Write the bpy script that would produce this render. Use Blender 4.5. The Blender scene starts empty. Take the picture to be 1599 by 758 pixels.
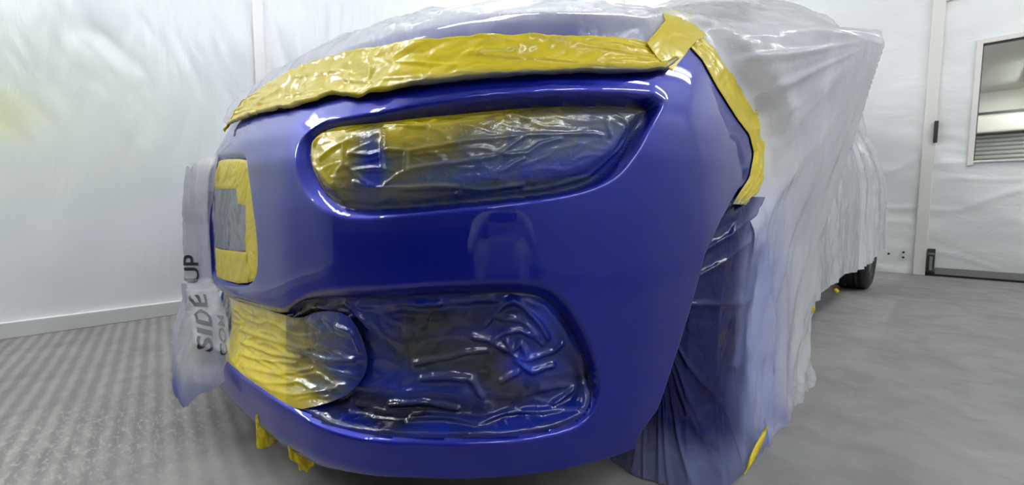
import bpy, bmesh, math, random
import numpy as np
from mathutils import Vector, Matrix
from mathutils.bvhtree import BVHTree
random.seed(3)
SC = bpy.context.scene
COL = SC.collection

# ------------------------------------------------------------------ camera, world, exposure, lights
CAM = np.array([1.25, -0.32, 0.61]); YAW = math.radians(43.8); PITCH = math.radians(4.82); FPX = 700.0
cd = bpy.data.cameras.new('camera'); cam = bpy.data.objects.new('camera', cd); COL.objects.link(cam)
cam.location = CAM; cam.rotation_euler = (math.pi/2 - PITCH, 0, YAW)
cd.sensor_width = 36.0; cd.lens = FPX/1599*36.0; cd.clip_start = 0.02
SC.camera = cam
SC.view_settings.view_transform = 'Standard'; SC.view_settings.look = 'None'
SC.view_settings.gamma = 1.0; SC.view_settings.use_curve_mapping = False
SC.view_settings.exposure = 0.42
SC.cycles.max_bounces = 10; SC.cycles.transparent_max_bounces = 24; SC.cycles.caustics_reflective = False
SC.cycles.sample_clamp_indirect = 4.0
try: SC.cycles.use_denoising = True
except Exception: pass
W = bpy.data.worlds.new('world'); SC.world = W; W.use_nodes = True
W.node_tree.nodes['Background'].inputs[0].default_value = (0.85, 0.92, 1.0, 1)
W.node_tree.nodes['Background'].inputs[1].default_value = 0.25
TUBE_POWER = 42.0

# ------------------------------------------------------------------ small helpers
_r = cam.rotation_euler.to_matrix(); ROT = np.array(_r)
def ray(u, v):
    d = ROT @ np.array([(u-799.5)/FPX, (379.0-v)/FPX, -1.0]); return d/np.linalg.norm(d)
def project(P):
    q = (np.asarray(P)-CAM) @ ROT
    return 799.5+FPX*q[..., 0]/-q[..., 2], 379.0-FPX*q[..., 1]/-q[..., 2]
def sstep(e0, e1, x):
    t = np.clip((x-e0)/(e1-e0), 0, 1); return t*t*(3-2*t)

def _hash(ix, iy, seed):
    n = (ix.astype(np.int64)*374761393 + iy.astype(np.int64)*668265263 + seed*1274126177) & 0xffffffff
    n = ((n ^ (n >> 13))*1274126177) & 0xffffffff
    return ((n ^ (n >> 16)) & 0xffff)/65535.0
def noise(x, y, seed=0):
    x = np.asarray(x, float); y = np.asarray(y, float)
    ix = np.floor(x); iy = np.floor(y); fx = x-ix; fy = y-iy
    ix = ix.astype(np.int64); iy = iy.astype(np.int64)
    def g(a, b, dx, dy):
        th = _hash(a, b, seed)*2*np.pi; return np.cos(th)*dx+np.sin(th)*dy
    u = fx*fx*fx*(fx*(fx*6-15)+10); v = fy*fy*fy*(fy*(fy*6-15)+10)
    n0 = g(ix, iy, fx, fy)*(1-u)+g(ix+1, iy, fx-1, fy)*u
    n1 = g(ix, iy+1, fx, fy-1)*(1-u)+g(ix+1, iy+1, fx-1, fy-1)*u
    return (n0*(1-v)+n1*v)*1.5
def fbm(x, y, seed=0, o=3):
    s = 0; a = 1.0
    for k in range(o): s = s+a*noise(x*2**k, y*2**k, seed+k*17); a *= .5
    return s
def ridge(x, y, seed=0):            # sharp crests, as creases in thin film
    return (1-np.clip(np.abs(noise(x, y, seed))*2.6, 0, 1))**2
def crumple(x, y, f, seed=0, warp=.6):
    """creased film: facets meeting in sharp folds"""
    wx = x*f+warp*noise(x*f*.7, y*f*.7, seed+5); wy = y*f+warp*noise(x*f*.7+9, y*f*.7+3, seed+6)
    h = 0
    for k, (sx, sy, r) in enumerate(((1, .35, .4), (.5, 1.3, -.5), (1.8, .6, 1.2), (2.6, 1.4, 2.2))):
        c, s = math.cos(r), math.sin(r)
        h = h+np.abs(noise((wx*c-wy*s)*sx, (wx*s+wy*c)*sy, seed+k*31))*(1.0/(1+k*.7))
    return h

def mesh_obj(name, verts, faces, mat=None, parent=None, smooth=True, col=None):
    me = bpy.data.meshes.new(name)
    me.from_pydata([tuple(map(float, p)) for p in verts], [], [tuple(map(int, f)) for f in faces]); me.update()
    if smooth: me.polygons.foreach_set('use_smooth', [True]*len(me.polygons))
    if col is not None:
        at = me.color_attributes.new('stain', 'FLOAT_COLOR', 'POINT')
        c = np.ones((len(verts), 4), np.float32); c[:, :col.shape[1]] = col
        at.data.foreach_set('color', c.ravel())
    o = bpy.data.objects.new(name, me); COL.objects.link(o)
    if mat: me.materials.append(mat)
    if parent: o.parent = parent; o.matrix_parent_inverse = Matrix.Translation(-parent.location)
    return o
def empty(name, loc=(0, 0, 0)):
    o = bpy.data.objects.new(name, None); o.empty_display_size = .1; COL.objects.link(o); o.location = loc; return o
def tag(o, label=None, cat=None, group=None, kind=None):
    if label: o['label'] = label
    if cat: o['category'] = cat
    if group: o['group'] = group
    if kind: o['kind'] = kind
    return o
class MB:
    def __init__(s): s.bm = bmesh.new()
    def box(s, x0, y0, z0, x1, y1, z1, bev=0.0, rot=None):
        r = bmesh.ops.create_cube(s.bm, size=1.0); vs = r['verts']
        for v in vs: v.co = Vector(((x0+x1)/2+v.co.x*(x1-x0), (y0+y1)/2+v.co.y*(y1-y0), (z0+z1)/2+v.co.z*(z1-z0)))
        if bev > 0:
            es = list({e for v in vs for e in v.link_edges})
            r2 = bmesh.ops.bevel(s.bm, geom=es, offset=bev, segments=2, affect='EDGES', profile=.6)
            vs = list({v for f in r2['faces'] for v in f.verts} | {v for v in vs if v.is_valid})
        if rot is not None: bmesh.ops.transform(s.bm, matrix=rot, verts=vs)
        return s
    def tube(s, pts, r, n=10, cap=True):
        pts = [Vector(p) for p in pts]; rings = []
        for i, p in enumerate(pts):
            t = (pts[min(i+1, len(pts)-1)]-pts[max(i-1, 0)]).normalized()
            a = t.orthogonal().normalized() if i == 0 else (a_-t*a_.dot(t)).normalized()
            a_ = a; b = t.cross(a); rr = r[i] if hasattr(r, '__len__') else r
            rings.append([s.bm.verts.new(p+a*math.cos(2*math.pi*k/n)*rr+b*math.sin(2*math.pi*k/n)*rr) for k in range(n)])
        for i in range(len(rings)-1):
            for k in range(n): s.bm.faces.new((rings[i][k], rings[i][(k+1) % n], rings[i+1][(k+1) % n], rings[i+1][k]))
        if cap: s.bm.faces.new(rings[0][::-1]); s.bm.faces.new(rings[-1])
        return s
    def lathe(s, prof, mat4, n=48, close=False):
        rings = []
        for (r, h) in prof:
            rings.append([s.bm.verts.new(mat4 @ Vector((r*math.cos(2*math.pi*k/n), r*math.sin(2*math.pi*k/n), h))) for k in range(n)])
        for i in range(len(rings)-1):
            for k in range(n): s.bm.faces.new((rings[i][k], rings[i][(k+1) % n], rings[i+1][(k+1) % n], rings[i+1][k]))
        return s
    def build(s, name, mat, parent=None, smooth=False):
        bmesh.ops.recalc_face_normals(s.bm, faces=s.bm.faces)
        me = bpy.data.meshes.new(name); s.bm.to_mesh(me); s.bm.free()
        if smooth: me.polygons.foreach_set('use_smooth', [True]*len(me.polygons))
        me.materials.append(mat)
        o = bpy.data.objects.new(name, me); COL.objects.link(o)
        if parent: o.parent = parent; o.matrix_parent_inverse = Matrix.Translation(-parent.location)
        return o

# ------------------------------------------------------------------ materials
def newmat(name):
    m = bpy.data.materials.new(name); m.use_nodes = True; nt = m.node_tree
    return m, nt, nt.nodes['Principled BSDF'], nt.nodes['Material Output']
def N(nt, t, **kw):
    n = nt.nodes.new(t)
    for k, v in kw.items():
        if k.startswith('i_'): n.inputs[k[2:].replace('_', ' ')].default_value = v
        else: setattr(n, k, v)
    return n
def bump(nt, bs, src, strength, dist, normal_in=None):
    b = N(nt, 'ShaderNodeBump'); b.inputs['Strength'].default_value = strength; b.inputs['Distance'].default_value = dist
    nt.links.new(src, b.inputs['Height'])
    if normal_in is not None: nt.links.new(normal_in, b.inputs['Normal'])
    nt.links.new(b.outputs[0], bs.inputs['Normal']); nt.links.new(b.outputs[0], bs.inputs['Coat Normal']); return b
def coords(nt, scale=(1, 1, 1), rot=(0, 0, 0)):
    tc = N(nt, 'ShaderNodeTexCoord'); mp = N(nt, 'ShaderNodeMapping')
    mp.inputs['Scale'].default_value = scale; mp.inputs['Rotation'].default_value = rot
    nt.links.new(tc.outputs['Object'], mp.inputs[0]); return mp.outputs[0]
def noisetex(nt, vec, scale, detail=3, rough=.5, dist=0.0):
    n = N(nt, 'ShaderNodeTexNoise'); n.inputs['Scale'].default_value = scale; n.inputs['Detail'].default_value = detail
    n.inputs['Roughness'].default_value = rough; n.inputs['Distortion'].default_value = dist
    if vec is not None: nt.links.new(vec, n.inputs['Vector'])
    return n
def ramp(nt, src, stops):
    r = N(nt, 'ShaderNodeValToRGB'); e = r.color_ramp.elements
    while len(e) < len(stops): e.new(0.5)
    for k, (p, c) in enumerate(stops): e[k].position = p; e[k].color = c if len(c) == 4 else (*c, 1)
    nt.links.new(src, r.inputs[0]); return r.outputs[0]
def simple(name, col, rough=.5, metal=0.0, coat=0.0):
    m, nt, bs, out = newmat(name)
    bs.inputs['Base Color'].default_value = (*col, 1); bs.inputs['Roughness'].default_value = rough
    bs.inputs['Metallic'].default_value = metal; bs.inputs['Coat Weight'].default_value = coat
    return m
M = {}
# metallic blue paint under fresh clear coat
m, nt, bs, out = newmat('blue_paint')
bs.inputs['Base Color'].default_value = (.002, .007, .22, 1); bs.inputs['Metallic'].default_value = .6; bs.inputs['Specular IOR Level'].default_value = .15
bs.inputs['Roughness'].default_value = .42; bs.inputs['Coat Weight'].default_value = 1.0; bs.inputs['Coat Roughness'].default_value = .015
bs.inputs['Coat IOR'].default_value = 1.45
M['paint'] = m
# stained films / tapes : colour comes from the paint drift stored on the mesh, gloss from wet clear coat
def film_mat(name, rough=.22, coat=.8, fine=.25, alpha=None, scale=60, metal=0.0):
    m, nt, bs, out = newmat(name)
    at = N(nt, 'ShaderNodeAttribute', attribute_name='stain')
    nt.links.new(at.outputs['Color'], bs.inputs['Base Color'])
    bs.inputs['Roughness'].default_value = rough; bs.inputs['Coat Weight'].default_value = coat; bs.inputs['Specular IOR Level'].default_value = .25
    bs.inputs['Coat Roughness'].default_value = .05; bs.inputs['Metallic'].default_value = metal
    v = coords(nt, (1, 1, 1.6)); n = noisetex(nt, v, scale, 4, .6, .8)
    bump(nt, bs, n.outputs[0], fine, .003)
    if alpha is not None: bs.inputs['Alpha'].default_value = alpha
    return m
M['film'] = film_mat('oversprayed_film', .20, .8, .30)
M['dark_film'] = film_mat('painted_dark_film', .16, .6, .22)
M['tape'] = film_mat('masking_tape', .38, .30, .18, scale=40)
# milky clear plastic sheet
def sheet_mat(name, col=(.86, .88, .92), op=.5, rough=.20, bumps=.55, stretch=(1, 1, 1), sc=9, attr=False):
    m, nt, bs, out = newmat(name)
    bs.inputs['Base Color'].default_value = (*col, 1); bs.inputs['Roughness'].default_value = rough
    bs.inputs['Specular IOR Level'].default_value = .6
    v = coords(nt, stretch); n1 = noisetex(nt, v, sc, 5, .62, .6)
    bump(nt, bs, n1.outputs[0], bumps, .02)
    tl = N(nt, 'ShaderNodeBsdfTranslucent'); tl.inputs[0].default_value = (*col, 1)
    mx = N(nt, 'ShaderNodeMixShader'); mx.inputs[0].default_value = .35
    nt.links.new(bs.outputs[0], mx.inputs[1]); nt.links.new(tl.outputs[0], mx.inputs[2])
    tr = N(nt, 'ShaderNodeBsdfTransparent')
    n2 = noisetex(nt, v, sc*.8, 4, .6, .4)
    mr = N(nt, 'ShaderNodeMapRange'); mr.inputs['From Min'].default_value = .3; mr.inputs['From Max'].default_value = .7
    mr.inputs['To Min'].default_value = op-.14; mr.inputs['To Max'].default_value = min(op+.14, .97)
    nt.links.new(n2.outputs[0], mr.inputs[0])
    fac = mr.outputs[0]
    if attr:
        at = N(nt, 'ShaderNodeAttribute', attribute_name='stain')
        nt.links.new(at.outputs['Color'], bs.inputs['Base Color']); nt.links.new(at.outputs['Color'], tl.inputs[0])
        sub = N(nt, 'ShaderNodeMath', operation='ADD', use_clamp=True)
        nt.links.new(fac, sub.inputs[0]); al = N(nt, 'ShaderNodeMath', operation='SUBTRACT'); al.inputs[1].default_value = .5
        nt.links.new(at.outputs['Alpha'], al.inputs[0]); nt.links.new(al.outputs[0], sub.inputs[1]); fac = sub.outputs[0]
    m2 = N(nt, 'ShaderNodeMixShader'); nt.links.new(fac, m2.inputs[0])
    nt.links.new(tr.outputs[0], m2.inputs[1]); nt.links.new(mx.outputs[0], m2.inputs[2])
    nt.links.new(m2.outputs[0], out.inputs['Surface'])
    return m
M['sheet'] = sheet_mat('milky_plastic_sheet', op=.5, attr=True, stretch=(1, 1, .35), rough=.14, bumps=.6, sc=7)
M['sheet_hang'] = sheet_mat('hanging_plastic_sheet', op=.52, attr=True, stretch=(1.5, 1.5, .15), sc=14, rough=.3)
# booth walls lined with white film
def wall_mat(name, col, bstr=.25, stretch=(1, 1, .25), sc=5, green=False, rough=.32, dist=.03):
    m, nt, bs, out = newmat(name)
    v = coords(nt, stretch); n1 = noisetex(nt, v, sc, 5, .55, .9)
    v2 = coords(nt, (1, 1, 1)); n2 = noisetex(nt, v2, 2.2, 3, .5)
    c = ramp(nt, n2.outputs[0], [(.3, tuple(k*.94 for k in col)), (.7, col)])
    if green:
        tc = N(nt, 'ShaderNodeTexCoord')
        g = N(nt, 'ShaderNodeVectorMath', operation='DISTANCE'); g.inputs[1].default_value = (-1.82, -.64, 1.02)
        mp = N(nt, 'ShaderNodeMapping'); mp.inputs['Scale'].default_value = (1, .8, 1.7); mp.inputs['Location'].default_value = (0, -.128, -.714)
        nt.links.new(tc.outputs['Object'], mp.inputs[0]); nt.links.new(mp.outputs[0], g.inputs[0])
        f = ramp(nt, g.outputs['Value'], [(0, (1, 1, 1)), (.12, (.8, .8, .8)), (.32, (.22, .22, .22)), (1.0, (0, 0, 0))])
        mxc = N(nt, 'ShaderNodeMix', data_type='RGBA'); mxc.inputs[7].default_value = (.62, .70, .28, 1)
        nt.links.new(f, mxc.inputs[0]); nt.links.new(c, mxc.inputs[6]); c = mxc.outputs[2]
    nt.links.new(c, bs.inputs['Base Color']); bs.inputs['Roughness'].default_value = rough
    bump(nt, bs, n1.outputs[0], bstr, dist)
    return m
M['wall_left'] = wall_mat('white_wall_film', (.78, .81, .82), .40, (1, 1, .22), 7, True, rough=.22)
M['wall_back'] = wall_mat('white_wall_film_rear', (.80, .81, .80), .30, (.6, 1, 1.0), 4, rough=.35)
M['wall_tape'] = simple('cream_tape', (.74, .71, .66), .55)
M['ceiling'] = simple('white_ceiling', (.8, .8, .8), .6)
M['white_metal'] = simple('white_enamel', (.78, .78, .77), .4)
M['black'] = simple('black_rubber', (.012, .012, .013), .55)
M['dark_metal'] = simple('dark_metal', (.05, .05, .05), .4, .6)
M['grey_film'] = simple('grey_film', (.2, .2, .24), .35)
# concrete floor with ribs on the left and worn paint
m, nt, bs, out = newmat('concrete_floor')
v = coords(nt); big = noisetex(nt, v, 1.3, 5, .6); fine = noisetex(nt, v, 40, 5, .65); mid = noisetex(nt, v, 7, 5, .6, .5)
c1 = ramp(nt, big.outputs[0], [(.3, (.22, .215, .20)), (.55, (.29, .28, .262)), (.75, (.34, .325, .30))])
c2 = ramp(nt, mid.outputs[0], [(.35, (.72, .72, .74)), (.6, (1, 1, 1))])
mu = N(nt, 'ShaderNodeMix', data_type='RGBA', blend_type='MULTIPLY'); mu.inputs[0].default_value = .8
nt.links.new(c1, mu.inputs[6]); nt.links.new(c2, mu.inputs[7])
# ribs run across the car, only left of it
wv = N(nt, 'ShaderNodeTexWave', wave_type='BANDS', bands_direction='Y'); wv.inputs['Scale'].default_value = 7.3
wv.inputs['Distortion'].default_value = 1.2; wv.inputs['Detail'].default_value = 3; wv.inputs['Detail Scale'].default_value = 2.0
vr = coords(nt, (1, 1, 1), (0, 0, math.radians(8))); nt.links.new(vr, wv.inputs['Vector'])
sx = N(nt, 'ShaderNodeSeparateXYZ'); nt.links.new(v, sx.inputs[0])
mask = N(nt, 'ShaderNodeMapRange'); mask.inputs['From Min'].default_value = .45; mask.inputs['From Max'].default_value = -.25
nt.links.new(sx.outputs['X'], mask.inputs[0])
cr = ramp(nt, wv.outputs['Fac'], [(.15, (.52, .52, .53)), (.6, (.68, .68, .68)), (.95, (.80, .79, .77))])
mrib = N(nt, 'ShaderNodeMix', data_type='RGBA', blend_type='MULTIPLY'); nt.links.new(mask.outputs[0], mrib.inputs[0])
nt.links.new(mu.outputs[2], mrib.inputs[6]); nt.links.new(cr, mrib.inputs[7])
# worn pinkish specks
pd = N(nt, 'ShaderNodeVectorMath', operation='DISTANCE'); pd.inputs[1].default_value = (-.28, -.30, 0); nt.links.new(v, pd.inputs[0])
pm = ramp(nt, pd.outputs['Value'], [(.10, (1, 1, 1)), (.50, (0, 0, 0))])
pv = coords(nt, (.5, 1.3, 1)); pn = noisetex(nt, pv, 60, 4, .7, .3); pr = ramp(nt, pn.outputs[0], [(.50, (0, 0, 0)), (.66, (.6, .6, .6))])
pa = N(nt, 'ShaderNodeMix', data_type='RGBA', blend_type='MULTIPLY'); pa.inputs[0].default_value = 1
nt.links.new(pm, pa.inputs[6]); nt.links.new(pr, pa.inputs[7])
pc = N(nt, 'ShaderNodeMix', data_type='RGBA'); pc.inputs[7].default_value = (.42, .36, .34, 1)
nt.links.new(pa.outputs[2], pc.inputs[0]); nt.links.new(mrib.outputs[2], pc.inputs[6])
fy = N(nt, 'ShaderNodeMapRange', interpolation_type='SMOOTHSTEP'); fy.inputs['From Min'].default_value = -1.0; fy.inputs['From Max'].default_value = -1.35
nt.links.new(sx.outputs['Y'], fy.inputs[0])
dk = N(nt, 'ShaderNodeMix', data_type='RGBA'); dk.inputs[7].default_value = (.035, .035, .04, 1)  # unseen floor towards the front wall, coloured dark for the bumper to mirror
nt.links.new(fy.outputs[0], dk.inputs[0]); nt.links.new(pc.outputs[2], dk.inputs[6])
nt.links.new(dk.outputs[2], bs.inputs['Base Color']); bs.inputs['Roughness'].default_value = .6
ad = N(nt, 'ShaderNodeMath', operation='MULTIPLY'); nt.links.new(wv.outputs['Fac'], ad.inputs[0]); nt.links.new(mask.outputs[0], ad.inputs[1])
ad2 = N(nt, 'ShaderNodeMath', operation='MULTIPLY_ADD'); ad2.inputs[1].default_value = .25
nt.links.new(fine.outputs[0], ad2.inputs[0]); nt.links.new(ad.outputs[0], ad2.inputs[2])
bump(nt, bs, ad2.outputs[0], .35, .004)
M['floor'] = m
m, nt, bs, out = newmat('lamp_tube'); bs.inputs['Base Color'].default_value = (0, 0, 0, 1)
bs.inputs['Emission Color'].default_value = (.95, .98, 1.0, 1); bs.inputs['Emission Strength'].default_value = TUBE_POWER
M['tube'] = m

# ------------------------------------------------------------------ spray booth
XL, XR, YF, YB, ZC = -1.82, 3.9, -3.4, 4.95, 3.45
def quad_wall(name, p0, du, dv, nu, nv, mat, disp=None):
    U, V = np.meshgrid(np.linspace(0, 1, nu), np.linspace(0, 1, nv))
    P = np.array(p0)+U[..., None]*np.array(du)+V[..., None]*np.array(dv)
    nrm = np.cross(du, dv); nrm = nrm/np.linalg.norm(nrm)
    if disp is not None: P = P+disp(P)[..., None]*nrm
    idx = np.arange(nu*nv).reshape(nv, nu)
    F = np.stack([idx[:-1, :-1], idx[:-1, 1:], idx[1:, 1:], idx[1:, :-1]], -1).reshape(-1, 4)
    o = mesh_obj(name, P.reshape(-1, 3), F, mat); tag(o, kind='structure'); return o
fl = MB(); fl.box(XL-.1, YF-.1, -.1, XR+.1, YB+.1, 0); o = fl.build('floor', M['floor']); tag(o, kind='structure')
ce = MB(); ce.box(XL-.1, YF-.1, ZC, XR+.1, YB+.1, ZC+.1); o = ce.build('ceiling', M['ceiling']); tag(o, kind='structure')
def dl(P):
    y, z = P[..., 1], P[..., 2]
    f = .010*fbm(y*1.5, z*.6, 4)+.006*ridge(y*7+noise(y*3, z*1.2, 8), z*1.1, 9)*sstep(.6, 1.3, z)+.003*ridge(y*15+noise(y*5, z*2, 18), z*2.1, 29)*sstep(.8, 1.2, z)+.0022*ridge((y+z*.5)*9, (z-y*.5)*2, 19)*sstep(.5, 1.0, z)
    return f
quad_wall('wall_left', (XL, YB, 0), (0, YF-YB, 0), (0, 0, ZC), 500, 160, M['wall_left'], dl)
def db(P):
    x, z = P[..., 0], P[..., 2]
    return .012*fbm(x*.9, z*2.6+x*.5, 14)+.008*ridge(x*.9+3, z*5+.8*noise(x*2, z*2, 3), 21)*sstep(1.35, 1.0, z)+.004*ridge(x*6, z*1.2, 25)*sstep(1.2, 1.7, z)
def grid_rect(name, x0, x1, z0, z1, y, h, mat, disp, hole=None, kind='structure', parent=None):
    nx = int(round((x1-x0)/h))+1; nz = int(round((z1-z0)/h))+1
    X, Z = np.meshgrid(np.linspace(x0, x1, nx), np.linspace(z0, z1, nz))
    if hole is not None:          # snap grid lines onto the opening
        for k, ax in ((0, X), (1, X)):
            j = np.argmin(np.abs(X[0]-hole[k])); X[:, j] = hole[k]
        for k in (2, 3):
            j = np.argmin(np.abs(Z[:, 0]-hole[k])); Z[j, :] = hole[k]
    P = np.stack([X, np.full_like(X, y), Z], -1); P[..., 1] -= disp(P)
    idx = np.arange(nx*nz).reshape(nz, nx)
    F = np.stack([idx[:-1, :-1], idx[:-1, 1:], idx[1:, 1:], idx[1:, :-1]], -1).reshape(-1, 4)
    if hole is not None:
        c = np.stack([X, Z], -1).reshape(-1, 2)[F].mean(1)
        k = (c[:, 0] > hole[0]) & (c[:, 0] < hole[1]) & (c[:, 1] > hole[2]) & (c[:, 1] < hole[3]); F = F[~k]
    o = mesh_obj(name, P.reshape(-1, 3), F, mat, parent)
    if parent is None: tag(o, kind=kind)
    return o
DX0, DX1, DZ1 = 1.12, 2.62, 2.30
WX0, WX1, WZ0, WZ1 = 1.405, 2.36, .965, 1.885
grid_rect('wall_back', XL, XR, 0, ZC, YB, .02, M['wall_back'], db, hole=(DX0, DX1, 0, DZ1))
o = MB().box(XR, YF, 0, XR+.05, YB, ZC).build('wall_right', simple('grey_wall_film', (.52, .53, .55), .5)); tag(o, kind='structure')
o = MB().box(XL, YF-.05, 0, XR, YF, ZC).build('wall_front', simple('grey_filter_wall', (.13, .135, .15), .7)); tag(o, kind='structure')
o = MB().box(XL, YF, 0, XR, YF+.04, .36).build('reflected_dark_band', simple('reflected_dark', (.03, .03, .035), .6)); tag(o, kind='structure')  # unseen dark band, added so the bumper mirrors something dark low down
# skirting along the left wall
b = MB(); b.box(XL-.0, YF, 0, XL+.03, YB, .075, .004)
o = b.build('baseboard_left', simple('dirty_white_board', (.62, .62, .60), .5)); tag(o, kind='structure')
# seam strips on the left wall
for i, y in enumerate((.62,)):
    o = MB().box(XL+.004, y, .08, XL+.009, y+.06, ZC, .002).build('trim_%d' % (i+1), simple('seam_tape_%d' % i, (.80, .79, .785), .25)); tag(o, kind='structure')
# booth door with window
door = empty('door_1', (DX0, YB, 0)); tag(door, kind='structure')
grid_rect('door_panel', DX0+.05, DX1-.05, .035, DZ1-.02, YB-.005, .0175, M['wall_back'], db, hole=(WX0, WX1, WZ0, WZ1), parent=door)
b = MB()
b.box(DX0-.03, YB-.03, 0, DX0+.05, YB+.03, DZ1+.04, .004); b.box(DX1-.05, YB-.03, 0, DX1+.03, YB+.03, DZ1+.04, .004)
b.box(DX0+.05, YB-.03, DZ1-.02, DX1-.05, YB+.03, DZ1+.04, .004); b.build('door_frame', M['wall_tape'], door)
b = MB(); b.box(DX0+.05, YB-.012, .0, DX1-.05, YB+.03, .035); b.build('dark_gap_strip', M['black'], door)  # black strip put in for the shade in the gap under the door
b = MB(); b.box(DX0+.11, YB-.022, .018, DX1-.05, YB-.008, .075, .002); b.build('kick_rail', simple('grey_rail', (.25, .25, .24), .4, .3), door)
b = MB(); b.box(DX0+.035, YB-.07, 1.13, DX0+.062, YB-.03, 1.31, .006); b.box(DX0+.04, YB-.05, 1.15, DX0+.06, YB-.01, 1.17); b.box(DX0+.04, YB-.05, 1.27, DX0+.06, YB-.01, 1.29)
b.build('door_handle', M['black'], door)
b = MB(); b.box(DX0+.055, YB-.045, .03, DX0+.105, YB-.012, .235, .004); b.build('latch_plate', simple('dark_green_metal', (.015, .035, .022), .45), door)
b = MB(); b.box(DX0+.06, YB-.062, .185, DX0+.10, YB-.045, .20, .002); b.box(DX0+.07, YB-.06, .05, DX0+.09, YB-.045, .17, .004); b.build('latch_bolt', simple('latch_steel', (.3, .3, .3), .35, .8), door)
b = MB()
t = .036; yy = YB-.03
b.box(WX0-t, yy, WZ0-t, WX0, yy+.05, WZ1+t, .003); b.box(WX1, yy, WZ0-t, WX1+t, yy+.05, WZ1+t, .003)
b.box(WX0, yy, WZ0-t*.4, WX1, yy+.05, WZ0, .003); b.box(WX0, yy, WZ1, WX1, yy+.05, WZ1+t, .003)
b.build('window_frame', M['wall_tape'], door)
b = MB(); b.box(WX0, yy+.02, WZ1-.012, WX1, yy+.04, WZ1); b.box(WX0, yy+.02, WZ0, WX0+.006, yy+.04, WZ1); b.build('window_seal', simple('window_seal', (.05, .05, .05), .5), door)
m, nt, bs, out = newmat('pane_glass'); g = N(nt, 'ShaderNodeBsdfGlossy'); g.inputs['Roughness'].default_value = .02
tr = N(nt, 'ShaderNodeBsdfTransparent'); tr.inputs[0].default_value = (.93, .95, .93, 1); fr = N(nt, 'ShaderNodeFresnel'); fr.inputs[0].default_value = 1.45
mx = N(nt, 'ShaderNodeMixShader'); nt.links.new(fr.outputs[0], mx.inputs[0]); nt.links.new(tr.outputs[0], mx.inputs[1]); nt.links.new(g.outputs[0], mx.inputs[2]); nt.links.new(mx.outputs[0], out.inputs['Surface'])
M['glass'] = m
b = MB(); b.box(WX0, yy+.028, WZ0, WX1, yy+.032, WZ1); b.build('window_pane', M['glass'], door)
# tape seams on the door: screw spots beside the jamb, white battens
b = MB()
b.bm.free()
for (x, z) in ((DX0-.10, .19), (DX0-.10, .145), (DX0-.20, .17)): MB().tube([(x, YB-.03, z), (x, YB-.010, z)], .009, 10).build('screw_head', M['dark_metal'], door)
# the room beyond the door window
def make_far_light(x, y):
    r = empty('added_far_light', (x, y, 2.6)); MB().box(x-.12, y-.8, 2.57, x+.12, y+.8, 2.615, .01).build('housing', M['white_metal'], r)
    for q in (-.06, .06): MB().tube([(x+q, y-.75, 2.55), (x+q, y+.75, 2.55)], .02, 10).build('tube', M['tube'], r, True)
    return r
YR = YB+6.6
b = MB(); b.box(-.6, YR, -.1, 6.6, YR+.1, 3.1); o = b.build('wall_beyond', simple('beyond_paint', (.62, .61, .55), .6)); tag(o, kind='structure')
b = MB(); b.box(-.6, YB+.1, 2.62, 6.6, YR, 2.7); o = b.build('ceiling_beyond', simple('beyond_ceiling', (.74, .72, .66), .7)); tag(o, kind='structure')
b = MB(); b.box(-.6, YB+.1, -.1, 6.6, YR, 0); o = b.build('floor_beyond', simple('beyond_floor', (.3, .3, .28), .7)); tag(o, kind='structure')
b = MB(); b.box(-.65, YB+.1, 0, -.6, YR, 2.65); b.box(6.6, YB+.1, 0, 6.65, YR, 2.65); o = b.build('wall_beyond_side', simple('beyond_side', (.6, .6, .55), .6)); tag(o, kind='structure')
shut = empty('roller_shutter', (2.6, YR-.2, 0)); tag(shut, 'grey ribbed metal roller shutter seen through the door window', 'shutter')
b = MB()
for k in range(25): b.tube([(.6, YR-.2, .04+k*.074), (4.8, YR-.2, .04+k*.074)], .041, 12)
b.build('slat_curtain', simple('shutter_slats', (.50, .51, .48), .3, .4), shut, True)
b = MB(); b.box(.5, YR-.45, 1.86, 4.9, YR-.1, 2.15, .03); b.build('shutter_housing', simple('shutter_box', (.62, .60, .54), .3, .2), shut)
b = MB(); b.box(.5, YR-.47, 2.17, 4.9, YR-.42, 2.21); b.build('cable_rail', M['dark_metal'], shut)
lb = empty('strip_light', (2.45, YR-1.5, 2.6)); tag(lb, 'fluorescent strip light with several tubes in the room beyond the door window', 'light')
b = MB(); b.box(2.10, YR-2.4, 2.57, 2.70, YR-.7, 2.615, .01); b.build('housing', M['white_metal'], lb)
for k in range(4):
    b = MB(); x = 2.19+k*.14; b.tube([(x, YR-2.35, 2.55), (x, YR-.75, 2.55)], .022, 10); b.build('tube', M['tube'], lb)
for q, xx in enumerate((.9, 4.0)):  # two unseen fittings added to brighten the room behind the window
    tag(make_far_light(xx, YB+2.4), 'added unseen ceiling light brightening the room beyond, %s side' % ('left', 'right')[q], 'light')

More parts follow.
